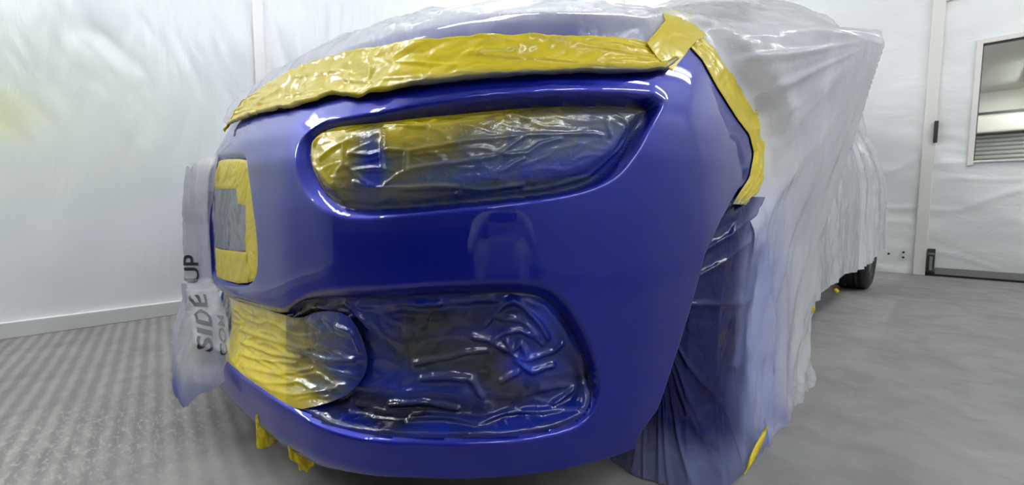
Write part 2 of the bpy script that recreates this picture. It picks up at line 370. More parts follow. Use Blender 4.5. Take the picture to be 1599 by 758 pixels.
# booth ceiling lights: long twin tube fittings in two rows
def make_light(x, y, ln=1.5, along='y', tilt=0):
    r = empty('ceiling_light', (x, y, ZC)); w = .15
    b = MB(); b.box(x-w, y-ln/2-.03, ZC-.07, x+w, y+ln/2+.03, ZC-.001, .01); b.build('housing', M['white_metal'], r)
    for s in (-1, 1):
        b = MB(); b.tube([(x+s*.07, y-ln/2, ZC-.095), (x+s*.07, y+ln/2, ZC-.095)], .022, 12); b.build('tube', M['tube'], r, True)
    return r
for nm, x0, x1, y0, y1, z0, lab in (('left', XL+.001, XL+.06, -2.6, -.75, 2.12, 'long wall light high on the left booth wall nearest the camera'),):
    r = empty('wall_light', ((x0+x1)/2, (y0+y1)/2, z0)); b = MB(); b.box(x0, y0-.04, z0-.09, x1, y1+.04, z0+.09, .01); b.build('housing', M['white_metal'], r)
    xt_ = x0-.025 if nm == 'right' else x1+.025
    for q in (-.045, .045): MB().tube([(xt_, y0, z0+q), (xt_, y1, z0+q)], .022, 12).build('tube', M['tube'], r, True)
    tag(r, lab, 'wall light')
k = 0
for x, side in ((-1.15, 'along the left wall'), (2.85, 'along the right wall')):
    for y, pos in ((-2.3, 'nearest the front wall'), (-.3, 'above the bumper end of the car'), (1.7, 'level with the car doors'), (3.7, 'nearest the rear door')):
        tag(make_light(x, y), 'white twin tube ceiling light %s, %s' % (side, pos), 'ceiling light', 'booth ceiling lights')

# ------------------------------------------------------------------ the car body as one smooth surface S(a, w)
def smooth1(y, n):
    k = np.hanning(2*n+3)[1:-1]; k /= k.sum()
    yp = np.concatenate([2*y[0]-y[n:0:-1], y, 2*y[-1]-y[-2:-n-2:-1]]); return np.convolve(yp, k, 'valid')
_pl = np.array([(0, 0), (.15, .003), (.3, .011), (.45, .036), (.58, .085), (.69, .165), (.77, .245), (.83, .335), (.87, .43), (.895, .54), (.91, .66), (.915, .8), (.915, 4.05), (.88, 4.33), (.72, 4.46), (.4, 4.5), (0, 4.5)])
_s = np.concatenate([[0], np.cumsum(np.hypot(*np.diff(_pl, axis=0).T))])
AT = np.arange(0, _s[-1], .005); PX = np.interp(AT, _s, _pl[:, 0]); PY = np.interp(AT, _s, _pl[:, 1])
ATs = np.concatenate([-AT[:0:-1], AT]); PXs = smooth1(np.concatenate([-PX[:0:-1], PX]), 14); PYs = smooth1(np.concatenate([PY[:0:-1], PY]), 14)
AMAX = AT[-1]
PROF = np.array([  # z, front recede, half width
 (.00, .15, .82), (.04, .09, .85), (.07, .03, .87), (.10, -.012, .885), (.14, -.036, .90), (.20, -.036, .905), (.255, -.018, .91), (.31, .0, .912), (.45, 0, .915), (.60, .0, .915),
 (.70, .010, .912), (.76, .028, .905), (.80, .048, .897), (.84, .068, .887), (.88, .084, .876), (.92, .105, .865), (.96, .15, .85),
 (1.0, .22, .835), (1.03, .30, .82), (1.06, .42, .80), (1.09, .58, .785), (1.12, .78, .77), (1.15, .92, .765), (1.3, 1.2, .73), (1.48, 1.6, .66), (1.58, 2.0, .58), (1.61, 2.4, .4), (1.615, 2.45, .05)])
_w = np.concatenate([[0], np.cumsum(np.hypot(np.diff(PROF[:, 0]), np.diff(PROF[:, 1])))])
WT = np.arange(0, _w[-1], .004); WZ, WY, WX = [smooth1(np.interp(WT, _w, PROF[:, k]), 5) for k in range(3)]
def w_of_z(z): return float(np.interp(z, WZ, WT))
def S(a, w, off=0.0):
    a = np.asarray(a, float); w = np.asarray(w, float)
    x0 = np.interp(a, ATs, PXs); y0 = np.interp(a, ATs, PYs)
    z = np.interp(w, WT, WZ); yf = np.interp(w, WT, WY); xw = np.interp(w, WT, WX)
    return np.stack([x0*xw/.915, yf+y0*(4.5-yf)/4.5, z], -1)
def SN(a, w):
    e = .004; da = S(a+e, w)-S(a-e, w); dw = S(a, w+e)-S(a, w-e)
    n = np.cross(da, dw); return n/(np.linalg.norm(n, axis=-1, keepdims=True)+1e-12)
# ray casting table
_A = np.arange(-1.3, 5.0, .02); _Wg = np.arange(0, WT[-1], .02)
_AA, _WW = np.meshgrid(_A, _Wg); _G = S(_AA, _WW).reshape(-1, 3); _na = len(_A)
_idx = np.arange(_G.shape[0]).reshape(_AA.shape)
_F = np.stack([_idx[:-1, :-1], _idx[:-1, 1:], _idx[1:, 1:], _idx[1:, :-1]], -1).reshape(-1, 4)
BODY = BVHTree.FromPolygons([tuple(p) for p in _G], [tuple(map(int, f)) for f in _F])
def aw(u, v, off=0.0):
    """surface coordinates (a, w) of the body point seen at a pixel of the photograph"""
    for k in range(40):
        d = ray(u, v); loc, nr, fi, dist = BODY.ray_cast(Vector(CAM), Vector(d))
        if loc is not None: break
        L = math.hypot(750-u, 400-v); u += (750-u)/L*1.5; v += (400-v)/L*1.5
    if k: print('outline point moved', round(u), round(v), k)
    nc = _na-1; i, j = divmod(fi, nc); a, w = _A[j]+.01, _Wg[i]+.01
    T = (lambda a_, w_: S(a_, w_)+SN(a_, w_)*off) if off else S
    for _ in range(14):
        p = T(a, w); e = .003; Ja = (T(a+e, w)-T(a-e, w))/(2*e); Jw = (T(a, w+e)-T(a, w-e))/(2*e)
        A = np.stack([Ja, Jw, -d], 1)
        try: st = np.linalg.solve(A, CAM+d*dist-p)
        except Exception: break
        a += float(np.clip(st[0], -.03, .03)); w += float(np.clip(st[1], -.03, .03)); dist += st[2]
    return a, w
def awl(pts, off=0.0): return np.array([aw(*p, float(off(*p)) if callable(off) else off) for p in pts])
def dens(P, h=.004, closed=True):
    P = np.asarray(P, float); Q = np.vstack([P, P[:1]]) if closed else P; out = []
    for i in range(len(Q)-1):
        n = max(1, int(np.hypot(*(Q[i+1]-Q[i]))/h))
        for k in range(n): out.append(Q[i]+(Q[i+1]-Q[i])*k/n)
    if not closed: out.append(Q[-1])
    return np.array(out)
def chaikin(P, it=2, keep=()):
    """round a closed outline, keeping listed vertices as corners"""
    P = [tuple(p) for p in P]; K = {P[k] for k in keep}
    for _ in range(it):
        out = []
        for i in range(len(P)):
            p = np.array(P[i]); a = np.array(P[i-1]); b = np.array(P[(i+1) % len(P)])
            if P[i] in K: out.append(P[i])
            else: out.append(tuple(.25*a+.75*p)); out.append(tuple(.75*p+.25*b))
        P = out
    return np.array(P)
def sd_poly(P, poly):
    """signed distance (inside negative) and nearest boundary point"""
    n = len(P); best = np.full(n, 1e9); near = np.zeros((n, 2)); inside = np.zeros(n, bool)
    for i in range(len(poly)):
        a = poly[i]; b = poly[(i+1) % len(poly)]; ab = b-a; L = ab@ab
        if L < 1e-14: continue
        t = np.clip(((P-a)@ab)/L, 0, 1); q = a+t[:, None]*ab; d = ((P-q)**2).sum(1)
        m = d < best; best[m] = d[m]; near[m] = q[m]
        c = ((a[1] > P[:, 1]) != (b[1] > P[:, 1]))
        if c.any():
            xs = (b[0]-a[0])*(P[:, 1]-a[1])/(b[1]-a[1]+1e-18)+a[0]; inside ^= c & (P[:, 0] < xs)
    d = np.sqrt(best); return np.where(inside, -d, d), near
def clip_grid(outer, holes, h, hw=None):
    hw = hw or h
    lo = outer.min(0)-2*h; hi = outer.max(0)+2*h
    a = np.arange(lo[0], hi[0], h); w = np.arange(lo[1], hi[1], hw); AA, WW = np.meshgrid(a, w)
    P = np.stack([AA.ravel(), WW.ravel()], 1)
    f, near = sd_poly(P, outer)
    for H in holes:
        g, nh = sd_poly(P, H); m = -g > f; f = np.where(m, -g, f); near[m] = nh[m]
    f = np.where(np.abs(f) < .02*h, -.02*h, f)
    idx = np.arange(len(P)).reshape(AA.shape)
    F = np.stack([idx[:-1, :-1], idx[:-1, 1:], idx[1:, 1:], idx[1:, :-1]], -1).reshape(-1, 4)
    ins = (f[F] < 0).sum(1); full = F[ins == 4].tolist(); extra = []; cut = {}; n0 = len(P)
    for q in F[(ins > 0) & (ins < 4)]:
        poly = []
        for k in range(4):
            i0, i1 = int(q[k]), int(q[(k+1) % 4])
            if f[i0] < 0: poly.append(i0)
            if (f[i0] < 0) != (f[i1] < 0):
                key = (min(i0, i1), max(i0, i1))
                if key not in cut:
                    t = f[i0]/(f[i0]-f[i1]); cut[key] = n0+len(extra); extra.append(P[i0]+t*(P[i1]-P[i0]))
                poly.append(cut[key])
        if len(poly) >= 3: full.append(poly)
    P = np.vstack([P, np.array(extra)]) if extra else P
    used = np.unique(np.concatenate([np.array(x) for x in full])); re = -np.ones(len(P), int); re[used] = np.arange(len(used))
    return P[used], [[int(re[k]) for k in x] for x in full]

# ------------------------------------------------------------------ outlines on the body surface
def safe_awl(pts): return awl(pts)
Hd = chaikin(awl([(485, 250), (489, 223), (500, 208), (525, 199), (566, 195.5), (618, 190), (686, 182), (790, 171), (893, 166.5), (1004, 165.5), (1013, 171), (989, 207), (962, 250), (934, 277), (893, 296), (824, 306.5), (721, 317), (635, 325), (566, 329), (538, 324), (511, 305), (494, 277)], lambda u, v: -.014-.016*sstep(520, 760, u)*(1-.4*sstep(960, 1000, u))), 2, keep=(9, 10))
Rd = chaikin(awl([(470, 213), (550, 166), (590, 150), (640, 142), (738, 131), (877, 122), (1000, 120), (1045, 116), (1040, 152), (1018, 198), (992, 248), (960, 283), (900, 305), (800, 319), (700, 330), (620, 339), (550, 345), (505, 332), (473, 302), (462, 268), (461, 236)]), 2, keep=(7,))
aL, wT = aw(356, 461); wB = aw(358, 566)[1]
Hf = [(-.62, wB), (aL-.25, wB), *awl([(358, 562), (387, 586), (427, 613), (472, 639), (507, 662), (552, 676), (645, 684), (711, 685), (801, 682), (868, 671)], -.006), *awl([(900, 655)], -.015), *awl([(915, 630)], -.026), *awl([(919, 600), (903, 540), (876, 491), (850, 465), (814, 456), (734, 458), (640, 462), (525, 467), (484, 471), (470, 480), (458, 493), (430, 487), (387, 474), (356, 461)], -.034), (aL-.25, wT), (-.62, wT)]
Hf = chaikin(Hf, 2, keep=(0, 1, len(Hf)-1, len(Hf)-2))
Rf = [(-.64, wB-.02), (aL-.25, wB-.02), *awl([(360, 572), (387, 596), (427, 624), (470, 650), (510, 671), (555, 684), (645, 691), (711, 692), (801, 689), (875, 679), (916, 662), (934, 632), (934, 590), (920, 530), (892, 476), (862, 448), (820, 438), (734, 440), (640, 445), (520, 450), (480, 458), (461, 471), (445, 483), (430, 480), (387, 467), (356, 455)]), (aL-.25, wT+.01), (-.64, wT+.01)]
Rf = chaikin(Rf, 2, keep=(0, len(Rf)-1))
pr = awl([(352, 248), (384, 248), (390, 256), (395, 292), (402, 337), (407, 391), (406, 424), (396, 440), (376, 443), (352, 437)], -.010)
ac = -.02
Hp = chaikin(np.vstack([pr, [(-.26, pr[-1][1]), (-.30, pr[-1][1]+.02), (-.30, pr[0][1]-.02), (-.26, pr[0][1])]]), 2)
# outer outline of the bumper
top = awl([(380, 181), (430, 166), (477, 156), (525, 141), (557, 147), (640, 131), (738, 119), (877, 110), (1010, 108), (1040, 103), (1062, 78), (1085, 62)])
side = awl([(1100, 72), (1118, 98), (1140, 135), (1162, 170), (1180, 205), (1187, 240), (1183, 270), (1168, 300), (1148, 320), (1124, 364), (1104, 411), (1087, 478), (1060, 565), (1034, 645), (1008, 685)], -.012)
bot = awl([(975, 707), (940, 719), (900, 729), (820, 742), (740, 748), (650, 746), (560, 739), (490, 726), (452, 706), (420, 682), (380, 647), (352, 615)])
wt0 = top[0][1]; wb0 = bot[-1][1]
OUT = np.vstack([[(-.95, wb0), (-.95, wt0)], [(-.3, wt0)], top, side, bot, [(-.3, wb0)]])
OUTs = chaikin(OUT, 2, keep=(0, 1, 14, 15))
RAD, RFD, HDD, HFD, HPD, OUTD = [dens(p, .012) for p in (Rd, Rf, Hd, Hf, Hp, OUTs)]
ARCH = dens(side[8:], .01, closed=False)
def polyline_dist(P, L):
    best = np.full(len(P), 1e9)
    for i in range(len(L)-1):
        a = L[i]; ab = L[i+1]-a; t = np.clip(((P-a)@ab)/(ab@ab), 0, 1); q = a+t[:, None]*ab
        best = np.minimum(best, ((P-q)**2).sum(1))
    return np.sqrt(best)
LIPLINE = dens(awl([(352, 590), (390, 625), (440, 668), (500, 700), (600, 716), (700, 720), (800, 715), (890, 700), (950, 680)]), .02, closed=False)
DEPTH_D, DEPTH_F = .030, .034
AH0, AH1 = aw(520, 250)[0], aw(760, 250)[0]
_lf = np.array(Hf); _lm = dens(_lf, .01)
def lowf(a):
    b = np.floor(a/.02).astype(int); out = np.empty(len(a)); cache = {}
    for k in np.unique(b):
        m = np.abs(_lm[:, 0]-(k+.5)*.02) < .02; cache[k] = _lm[m, 1].min() if m.any() else _lm[np.argmin(np.abs(_lm[:, 0]-(k+.5)*.02)), 1]
    ks = np.array(sorted(cache)); return np.interp(a, (ks+.5)*.02, [cache[k] for k in ks])
_hm = dens(np.array(Hd), .006); _ks = np.arange(_hm[:, 0].min(), _hm[:, 0].max(), .01); HX0 = _hm[:, 0].min()+.02
_tf = [(_hm[np.abs(_hm[:, 0]-k) < .012, 1].max() if (np.abs(_hm[:, 0]-k) < .012).any() else _hm[:, 1].max()) for k in _ks]
topf = lambda a: np.interp(a, _ks, _tf)
def relief(P):
    """how far the bumper skin is pressed in (m) at surface coordinates P"""
    d = np.zeros(len(P))
    for R, Hh, D1, D2, e in ((RAD, HDD, DEPTH_D-.007, .007, .006), (RFD, HFD, DEPTH_F-.012, .012, .008)):
        g, _ = sd_poly(P, R); h, _ = sd_poly(P, Hh); ins = g < 0; h = np.maximum(h, 0)
        w = np.where(ins, -g/(-g+h+1e-9), 0); w = np.clip(w, 0, 1)
        dd = D1*(w*w*(3-2*w)*.45+w*.55)+D2*sstep(e, 0, h)*ins
        if R is RFD: dd = dd*(.25+.75*sstep(.0, .09, P[:, 1]-lowf(P[:, 0])))
        if R is RAD:
            tn = sstep(-.012, .002, P[:, 1]-topf(P[:, 0]))*sstep(HX0, HX0+.06, P[:, 0])
            dt = (DEPTH_D*sstep(.008, 0, h)-.002*np.exp(-((h-.016)/.010)**2))*((h < .06) & (g < .05))
            dd = dd*(1-tn)+dt*tn
            dd = dd*(.46+.54*sstep(AH0, AH1, P[:, 0]))
        d += dd
    h, _ = sd_poly(P, HPD); d += .010*sstep(.012, 0, np.maximum(h, 0))
    h = polyline_dist(P, ARCH); d += .032*(1-np.clip(h/.040, 0, 1))
    return d
def body_pos(P, off=0.0, rel=True):
    n = SN(P[:, 0], P[:, 1]); d = off-(relief(P) if rel else 0)
    return S(P[:, 0], P[:, 1])+n*np.asarray(d).reshape(-1, 1)

car = empty('car', (0, 2.2, 0)); tag(car, 'car with a freshly painted metallic blue front bumper, the rest wrapped in clear plastic sheet', 'car')
P, F = clip_grid(OUTs, [Hd, Hf, Hp], .0040)
bum = mesh_obj('front_bumper', body_pos(P), F, M['paint'], car)
md = bum.modifiers.new('skin', 'SOLIDIFY'); md.thickness = .003; md.offset = -1
bum['label'] = 'glossy metallic blue bumper skin'

# ------------------------------------------------------------------ rest of the car
# body shell behind the bumper (bonnet, wing, glass, roof) with the wheel arches cut out
def arch_outline(yc, r=.39):
    pts = []
    for k in range(25):
        t = math.pi*k/24; pts.append((yc-r*math.cos(t), .33+r*math.sin(t)))
    y = [p[0] for p in pts]; out = []
    a_of_y = lambda yy: float(np.interp(yy, PYs[len(AT)-1:len(AT)-1+int(4.6/.005)], AT[:int(4.6/.005)]))
    for (yy, z) in pts: out.append((a_of_y(yy), w_of_z(z)))
    out = [(out[0][0], w_of_z(.02))]+out+[(out[-1][0], w_of_z(.02))]
    return np.array(out)
YW1, YW2 = .97, 3.80
wtop = WT[-1]-.01
SH = np.vstack([[(-4.9, wtop), (-4.9, w_of_z(.25)), (-.9, w_of_z(.25)), (-.9, wt0)], top, side[:9]+np.array([.004, 0]), [(aw(1148, 322)[0]+.01, w_of_z(.25))], [(5.0, w_of_z(.25)), (5.0, wtop)]])
wb = w_of_z(1.13)
lower = SH.copy(); lower[:, 1] = np.minimum(lower[:, 1], wb)
P, F = clip_grid(lower, [arch_outline(YW1), arch_outline(YW2)], .02)
mesh_obj('body_shell', body_pos(P, -.006, False), F, M['paint'], car)
upper = np.array([(-4.9, wb), (5.0, wb), (5.0, wtop), (-4.9, wtop)])
P, F = clip_grid(upper, [], .04)
sh = mesh_obj('glass_and_roof', body_pos(P, -.006, False), F, simple('dark_glass', (.02, .022, .026), .05, 0, 1), car)
# mirror
b = MB(); b.tube([(.80, 1.22, .97), (.9, 1.26, .98), (.93, 1.28, .985)], [.03, .03, .04], 12)
b.build('mirror_arm', M['black'], car, True)
b = MB()
b.lathe([(.0, -.13), (.06, -.125), (.085, -.09), (.09, 0), (.085, .07), (.06, .10), (0, .105)], Matrix.Translation((.99, 1.30, .985)) @ Matrix.Rotation(math.pi/2, 4, 'Y') @ Matrix.Diagonal((.72, .7, .72, 1)), 24)
b.build('door_mirror', M['paint'], car, True)
# wheels
def make_wheel(yc, x):
    mat = Matrix.Translation((x, yc, .33)) @ Matrix.Rotation(math.pi/2, 4, 'Y')
    w = .105
    b = MB(); prof = [(.215, -w*.9), (.25, -w), (.29, -w*1.02), (.318, -w*.9), (.328, -w*.7)]
    for g in (-.05, -.018, .018, .05): prof += [(.33, g-.007), (.322, g-.005), (.322, g+.005), (.33, g+.007)]
    prof += [(.328, w*.7), (.318, w*.9), (.29, w*1.02), (.25, w), (.215, w*.9), (.20, 0), (.215, -w*.9)]
    b.lathe(prof, mat, 64); ty = b.build('tyre', M['black'], car, True)
    b = MB(); b.lathe([(.21, -w*.85), (.215, w*.85), (.20, w*.8), (.195, w*.3), (.05, w*.35), (0, w*.35)], mat, 48)
    for k in range(5):
        t = 2*math.pi*k/5
        b.box(.05, -.025, w*.35, .20, .025, w*.55, .006, mat @ Matrix.Rotation(t, 4, 'Z'))
    b.build('wheel_rim', simple('alloy', (.4, .41, .42), .3, .9), ty)
for yc in (YW1, YW2):
    make_wheel(yc, .80); make_wheel(yc, -.80)

# ------------------------------------------------------------------ masking films
def creases(polys, P, amp=.0035, wid=.0035):
    h = np.zeros(len(P))
    for pl in polys:
        L = awl(pl, -.02); d = polyline_dist(P, L); t = amp*(.7+.6*random.random())
        h = np.maximum(h, t*np.exp(-(d/wid)**2))
    return h
def zc(pts, sc, ox, oy): return [(ox+x*sc, oy+y*sc) for x, y in pts]
def mixc(c0, c1, t): t = np.clip(t, 0, 1)[:, None]; return np.array(c0)*(1-t)+np.array(c1)*t
def mixa(A, B, t): t = np.clip(t, 0, 1)[:, None]; return A*(1-t)+B*t
YEL = np.array((.64, .50, .004)); OLV = np.array((.17, .145, .025)); SLT = np.array((.035, .055, .12)); BLU = np.array((.006, .018, .24)); DBL = np.array((.006, .010, .07))
def grad_cols(t):
    """paint drift on the yellow tape: 0 clean yellow ... 1 fully blue"""
    xs = np.array([0, .3, .55, .8, 1.0]); cs = np.array([YEL, YEL*.62+OLV*.3, OLV*.75, SLT, BLU]); t = np.clip(t, 0, 1)
    return np.stack([np.interp(t, xs, cs[:, k]) for k in range(3)], 1)

# headlight
P, F = clip_grid(HDD, [], .0028)
hd, _ = sd_poly(P, HDD); hd = -hd
k3 = lambda pts: zc(pts, .344, 480, 150)
CR = [k3(p) for p in ([(240, 280), (330, 285), (400, 262), (480, 265), (620, 240), (750, 215), (900, 200), (1000, 190), (1140, 187), (1290, 182), (1320, 190)],
 [(380, 420), (430, 370), (500, 335), (640, 315), (740, 300), (860, 280), (940, 225), (1000, 188)], [(900, 275), (1000, 268), (1050, 230), (1140, 207)],
 [(90, 320), (130, 370), (160, 420), (180, 480)], [(120, 300), (170, 260), (240, 230)], [(215, 250), (215, 330), (260, 345)], [(190, 350), (215, 320), (260, 345)],
 [(370, 145), (480, 155), (550, 160), (580, 110)], [(440, 120), (500, 130), (545, 155)], [(890, 60), (920, 90), (1000, 120)], [(905, 110), (930, 75)], [(980, 430), (1100, 415), (1200, 385), (1290, 360)],
 [(260, 400), (330, 425), (480, 425), (600, 415), (700, 420), (800, 428), (980, 405)], [(680, 450), (710, 410)], [(1340, 120), (1360, 190)],
 [(1380, 100), (1430, 130), (1480, 160)], [(860, 400), (880, 350), (940, 310), (980, 290)], [(260, 350), (290, 390), (350, 425)], [(100, 220), (140, 190), (200, 180)], [(90, 250), (110, 215), (115, 190)],
 [(250, 350), (330, 340), (380, 340)], [(1290, 350), (1340, 310), (1420, 240), (1470, 170)], [(470, 270), (465, 350)], [(380, 180), (375, 330)], [(620, 60), (760, 100), (880, 80)])]
cr = creases(CR, P, .0042, .0032)
seam = -.0012*((noise(P[:, 0]*9, P[:, 1]*3, 5) > .12)*1.0)
pil = .020*sstep(0, .035, hd)-.0
cm = crumple(P[:, 0], P[:, 1], 16, 3)*.0030*(.35+.65*sstep(.05, .0, np.abs(P[:, 0]-P[:, 0].min()-.05)))+ridge(P[:, 0]*14, P[:, 1]*40, 8)*.0012
pos = S(P[:, 0], P[:, 1])+SN(P[:, 0], P[:, 1])*(-relief(sd_poly(P, HDD)[1])+pil+(cr+cm)*sstep(0, .012, hd))[:, None]
U, V = project(pos)
tt = .25+.50*(U-500)/500+.55*(V-(215-.085*(U-500)))/120-.08*noise(P[:, 0]*11, P[:, 1]*26, 4)-.04
tt = np.where(U < 560, tt-.25*sstep(560, 490, U), tt)
tt += .62*np.exp(-((U-580-8*noise(P[:, 0]*20, P[:, 1]*25, 2))/22)**2-((V-252)/52)**2)*(.85+.5*noise(P[:, 0]*22, P[:, 1]*34, 2))
tt = np.where(V > 300-.05*(U-500)-4, tt*.4+.38, tt)
tt += .08*sstep(.35, .8, crumple(P[:, 0], P[:, 1], 16, 3))
hl = mesh_obj('headlight_film', pos, F, M['film'], None, col=grad_cols(tt))
tag(hl, 'shiny yellow masking film misted with blue paint, stretched over the headlight opening', 'masking film')

# fog light and grille opening
P, F = clip_grid(HFD, [], .0032)
hd, _ = sd_poly(P, HFD); hd = -hd
k5 = lambda pts: zc(pts, .446, 600, 420)
k4 = lambda pts: zc(pts, .446, 240, 420)
CF = [k5(p) for p in ([(90, 340), (200, 325), (280, 305), (370, 298)], [(120, 390), (220, 385), (300, 395), (340, 460)], [(370, 270), (430, 290), (470, 325), (520, 320), (600, 300), (630, 270)],
 [(380, 265), (420, 230), (480, 225), (530, 245), (560, 270)], [(460, 330), (520, 370), (600, 350)], [(410, 400), (470, 370)], [(80, 530), (200, 525), (330, 540), (430, 512), (560, 505), (690, 480)],
 [(0, 480), (120, 475), (250, 500)], [(230, 100), (370, 100)], [(110, 130), (185, 130)], [(450, 110), (500, 150), (550, 200), (580, 250)], [(600, 480), (650, 450), (670, 430)],
 [(0, 560), (100, 575), (300, 570), (560, 550), (680, 500)], [(390, 180), (480, 190), (540, 240)], [(300, 250), (370, 265), (440, 300), (470, 330)], [(430, 265), (450, 300), (480, 270), (500, 310)], [(350, 210), (400, 150), (450, 110)])]
CF += [k4(p) for p in ([(505, 200), (600, 190), (700, 170)], [(560, 130), (600, 150), (660, 160)], [(640, 110), (700, 170), (730, 210)])]
cr = creases(CF, P, .008, .0045)
cm = crumple(P[:, 0], P[:, 1], 9, 33)*.010+ridge(P[:, 0]*4+noise(P[:, 0]*6, P[:, 1]*6, 2), P[:, 1]*26, 12)*.0025+crumple(P[:, 0], P[:, 1], 30, 43)*.0016
_, nr_ = sd_poly(P, HFD); edge = relief(nr_); k_ = sstep(0, .03, hd)
pos = S(P[:, 0], P[:, 1])+SN(P[:, 0], P[:, 1])*(-(edge*(1-k_)+.046*k_)+(cr+cm)*sstep(0, .015, hd))[:, None]
U, V = project(pos)
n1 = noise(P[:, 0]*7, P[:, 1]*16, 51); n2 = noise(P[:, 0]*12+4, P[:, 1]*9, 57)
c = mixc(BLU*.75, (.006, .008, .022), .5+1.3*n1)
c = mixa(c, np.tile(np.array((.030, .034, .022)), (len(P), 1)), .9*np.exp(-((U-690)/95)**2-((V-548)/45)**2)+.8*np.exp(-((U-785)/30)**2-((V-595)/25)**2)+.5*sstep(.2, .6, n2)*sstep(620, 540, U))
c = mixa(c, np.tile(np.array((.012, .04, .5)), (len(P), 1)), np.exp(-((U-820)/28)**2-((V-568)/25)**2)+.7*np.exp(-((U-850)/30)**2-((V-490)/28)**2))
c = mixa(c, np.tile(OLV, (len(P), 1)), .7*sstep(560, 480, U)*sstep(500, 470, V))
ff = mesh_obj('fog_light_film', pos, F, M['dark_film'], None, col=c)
tag(ff, 'crumpled dark blue painted film filling the large lower bumper opening', 'masking film')

# yellow patch of tape and clear film over the grille, left part of the lower opening
gp = chaikin(awl([(352, 462), (365, 470), (387, 476), (430, 489), (463, 500), (500, 485), (540, 490), (560, 520), (572, 558), (566, 590), (545, 615), (510, 632), (474, 640), (427, 617), (390, 592), (360, 566)], -.02), 1)
gp = np.vstack([gp])
GPD = dens(gp, .012)
P, F = clip_grid(GPD, [], .0028)
hd, _ = sd_poly(P, GPD); hd = -hd
CG = [k4(p) for p in ([(255, 150), (285, 300), (350, 390)], [(300, 210), (380, 240), (450, 260), (560, 300)], [(320, 300), (400, 320), (500, 330)], [(330, 340), (450, 370), (550, 350)],
 [(470, 280), (540, 300), (600, 320), (700, 320)], [(640, 200), (690, 220), (720, 290)], [(310, 255), (420, 300), (520, 310)], [(330, 370), (420, 400), (500, 400)], [(380, 400), (450, 430), (520, 440), (640, 420)])]
cr = creases(CG, P, .005, .004)
cm = crumple(P[:, 0], P[:, 1], 13, 63)*.003+ridge(P[:, 0]*3+noise(P[:, 0]*4, P[:, 1]*4, 3), P[:, 1]*42, 66)*.0035
pos = S(P[:, 0], P[:, 1])+SN(P[:, 0], P[:, 1])*(-.004-.020*sstep(0, .06, P[:, 1]-lowf(P[:, 0]))+(cr+cm)*sstep(0, .02, hd)*(.3+.7*sstep(0, .05, P[:, 1]-lowf(P[:, 0]))))[:, None]
U, V = project(pos)
tt = .05+1.15*(U-405-(V-520)*.30)/140
tt = np.where(U < 447+(V-480)*-.02, np.where(V < 551, tt*.25, tt), tt)+.25*np.clip(noise(P[:, 0]*10, P[:, 1]*40, 70), -.5, 1)
tt = np.where((U > 350) & (U < 395), tt-.25, tt)
c = grad_cols(tt*.9)*np.where(U < 447, 1.0, .75)[:, None]
c = mixa(c, np.tile(np.array((.010, .016, .09)), (len(c), 1)), .75*sstep(520, 572, U+10*noise(P[:, 0]*20, P[:, 1]*20, 71)))
gt = mesh_obj('grille_tape', pos, F, M['film'], None, col=c)
tag(gt, 'pleated yellow tape and smoky film patch over the left end of the lower opening', 'masking tape')

# number plate recess: clear sheet window framed in yellow tape
pm = empty('plate_recess_mask', S(.05, w_of_z(.5))); tag(pm, 'yellow tape frame around a dark grey film window on the plate recess', 'masking tape')
def patch(name, px, off, h, mat, parent, colf, amp=.0015, f=22, seed=1, outline=None, it=1):
    L = outline if outline is not None else chaikin(awl(px, off), it)
    L = dens(L, .01); P, F = clip_grid(L, [], h); g, _ = sd_poly(P, L)
    pos = S(P[:, 0], P[:, 1])+SN(P[:, 0], P[:, 1])*(off+amp*crumple(P[:, 0], P[:, 1], f, seed)*sstep(0, .006, -g))[:, None]
    U, V = project(pos)
    return mesh_obj(name, pos, F, mat, parent, col=colf(P, U, V))
solid = lambda c: (lambda P, U, V: np.tile(np.array(c, float), (len(P), 1))*(1+.08*noise(P[:, 0]*20, P[:, 1]*20, 3))[:, None])
yel = lambda P, U, V: grad_cols(.10+.10*noise(P[:, 0]*14, P[:, 1]*14, 5))
patch('film_window', None, -.010, .006, M['film'], pm, solid((.055, .058, .085)), .004, 12, 5, outline=Hp)
YT = (1, 1)
def wl(a, u, v): return [(a, aw(u, v, -.006)[1])]
A1 = np.vstack([wl(-.24, 350, 249), awl([(350, 249), (384, 249), (389, 256), (396, 300), (403, 345), (407, 391), (406, 423), (396, 439), (386, 442), (384, 394), (384, 321), (371, 318), (369, 295), (345, 295)], -.006), wl(-.24, 345, 295)])
patch('tape_strip', None, -.006, .003, M['tape'], pm, yel, .003, 26, 8, outline=chaikin(A1, 1, keep=(0, 8, 9, 10, 11, 12, 13, 14, 15)))
A2 = np.vstack([wl(-.24, 347, 390), awl([(347, 390), (385, 394), (388, 442), (372, 443), (350, 437)], -.005), wl(-.24, 350, 437)])
patch('tape_strip', None, -.004, .003, M['tape'], pm, yel, .0015, 18, 9, outline=A2)

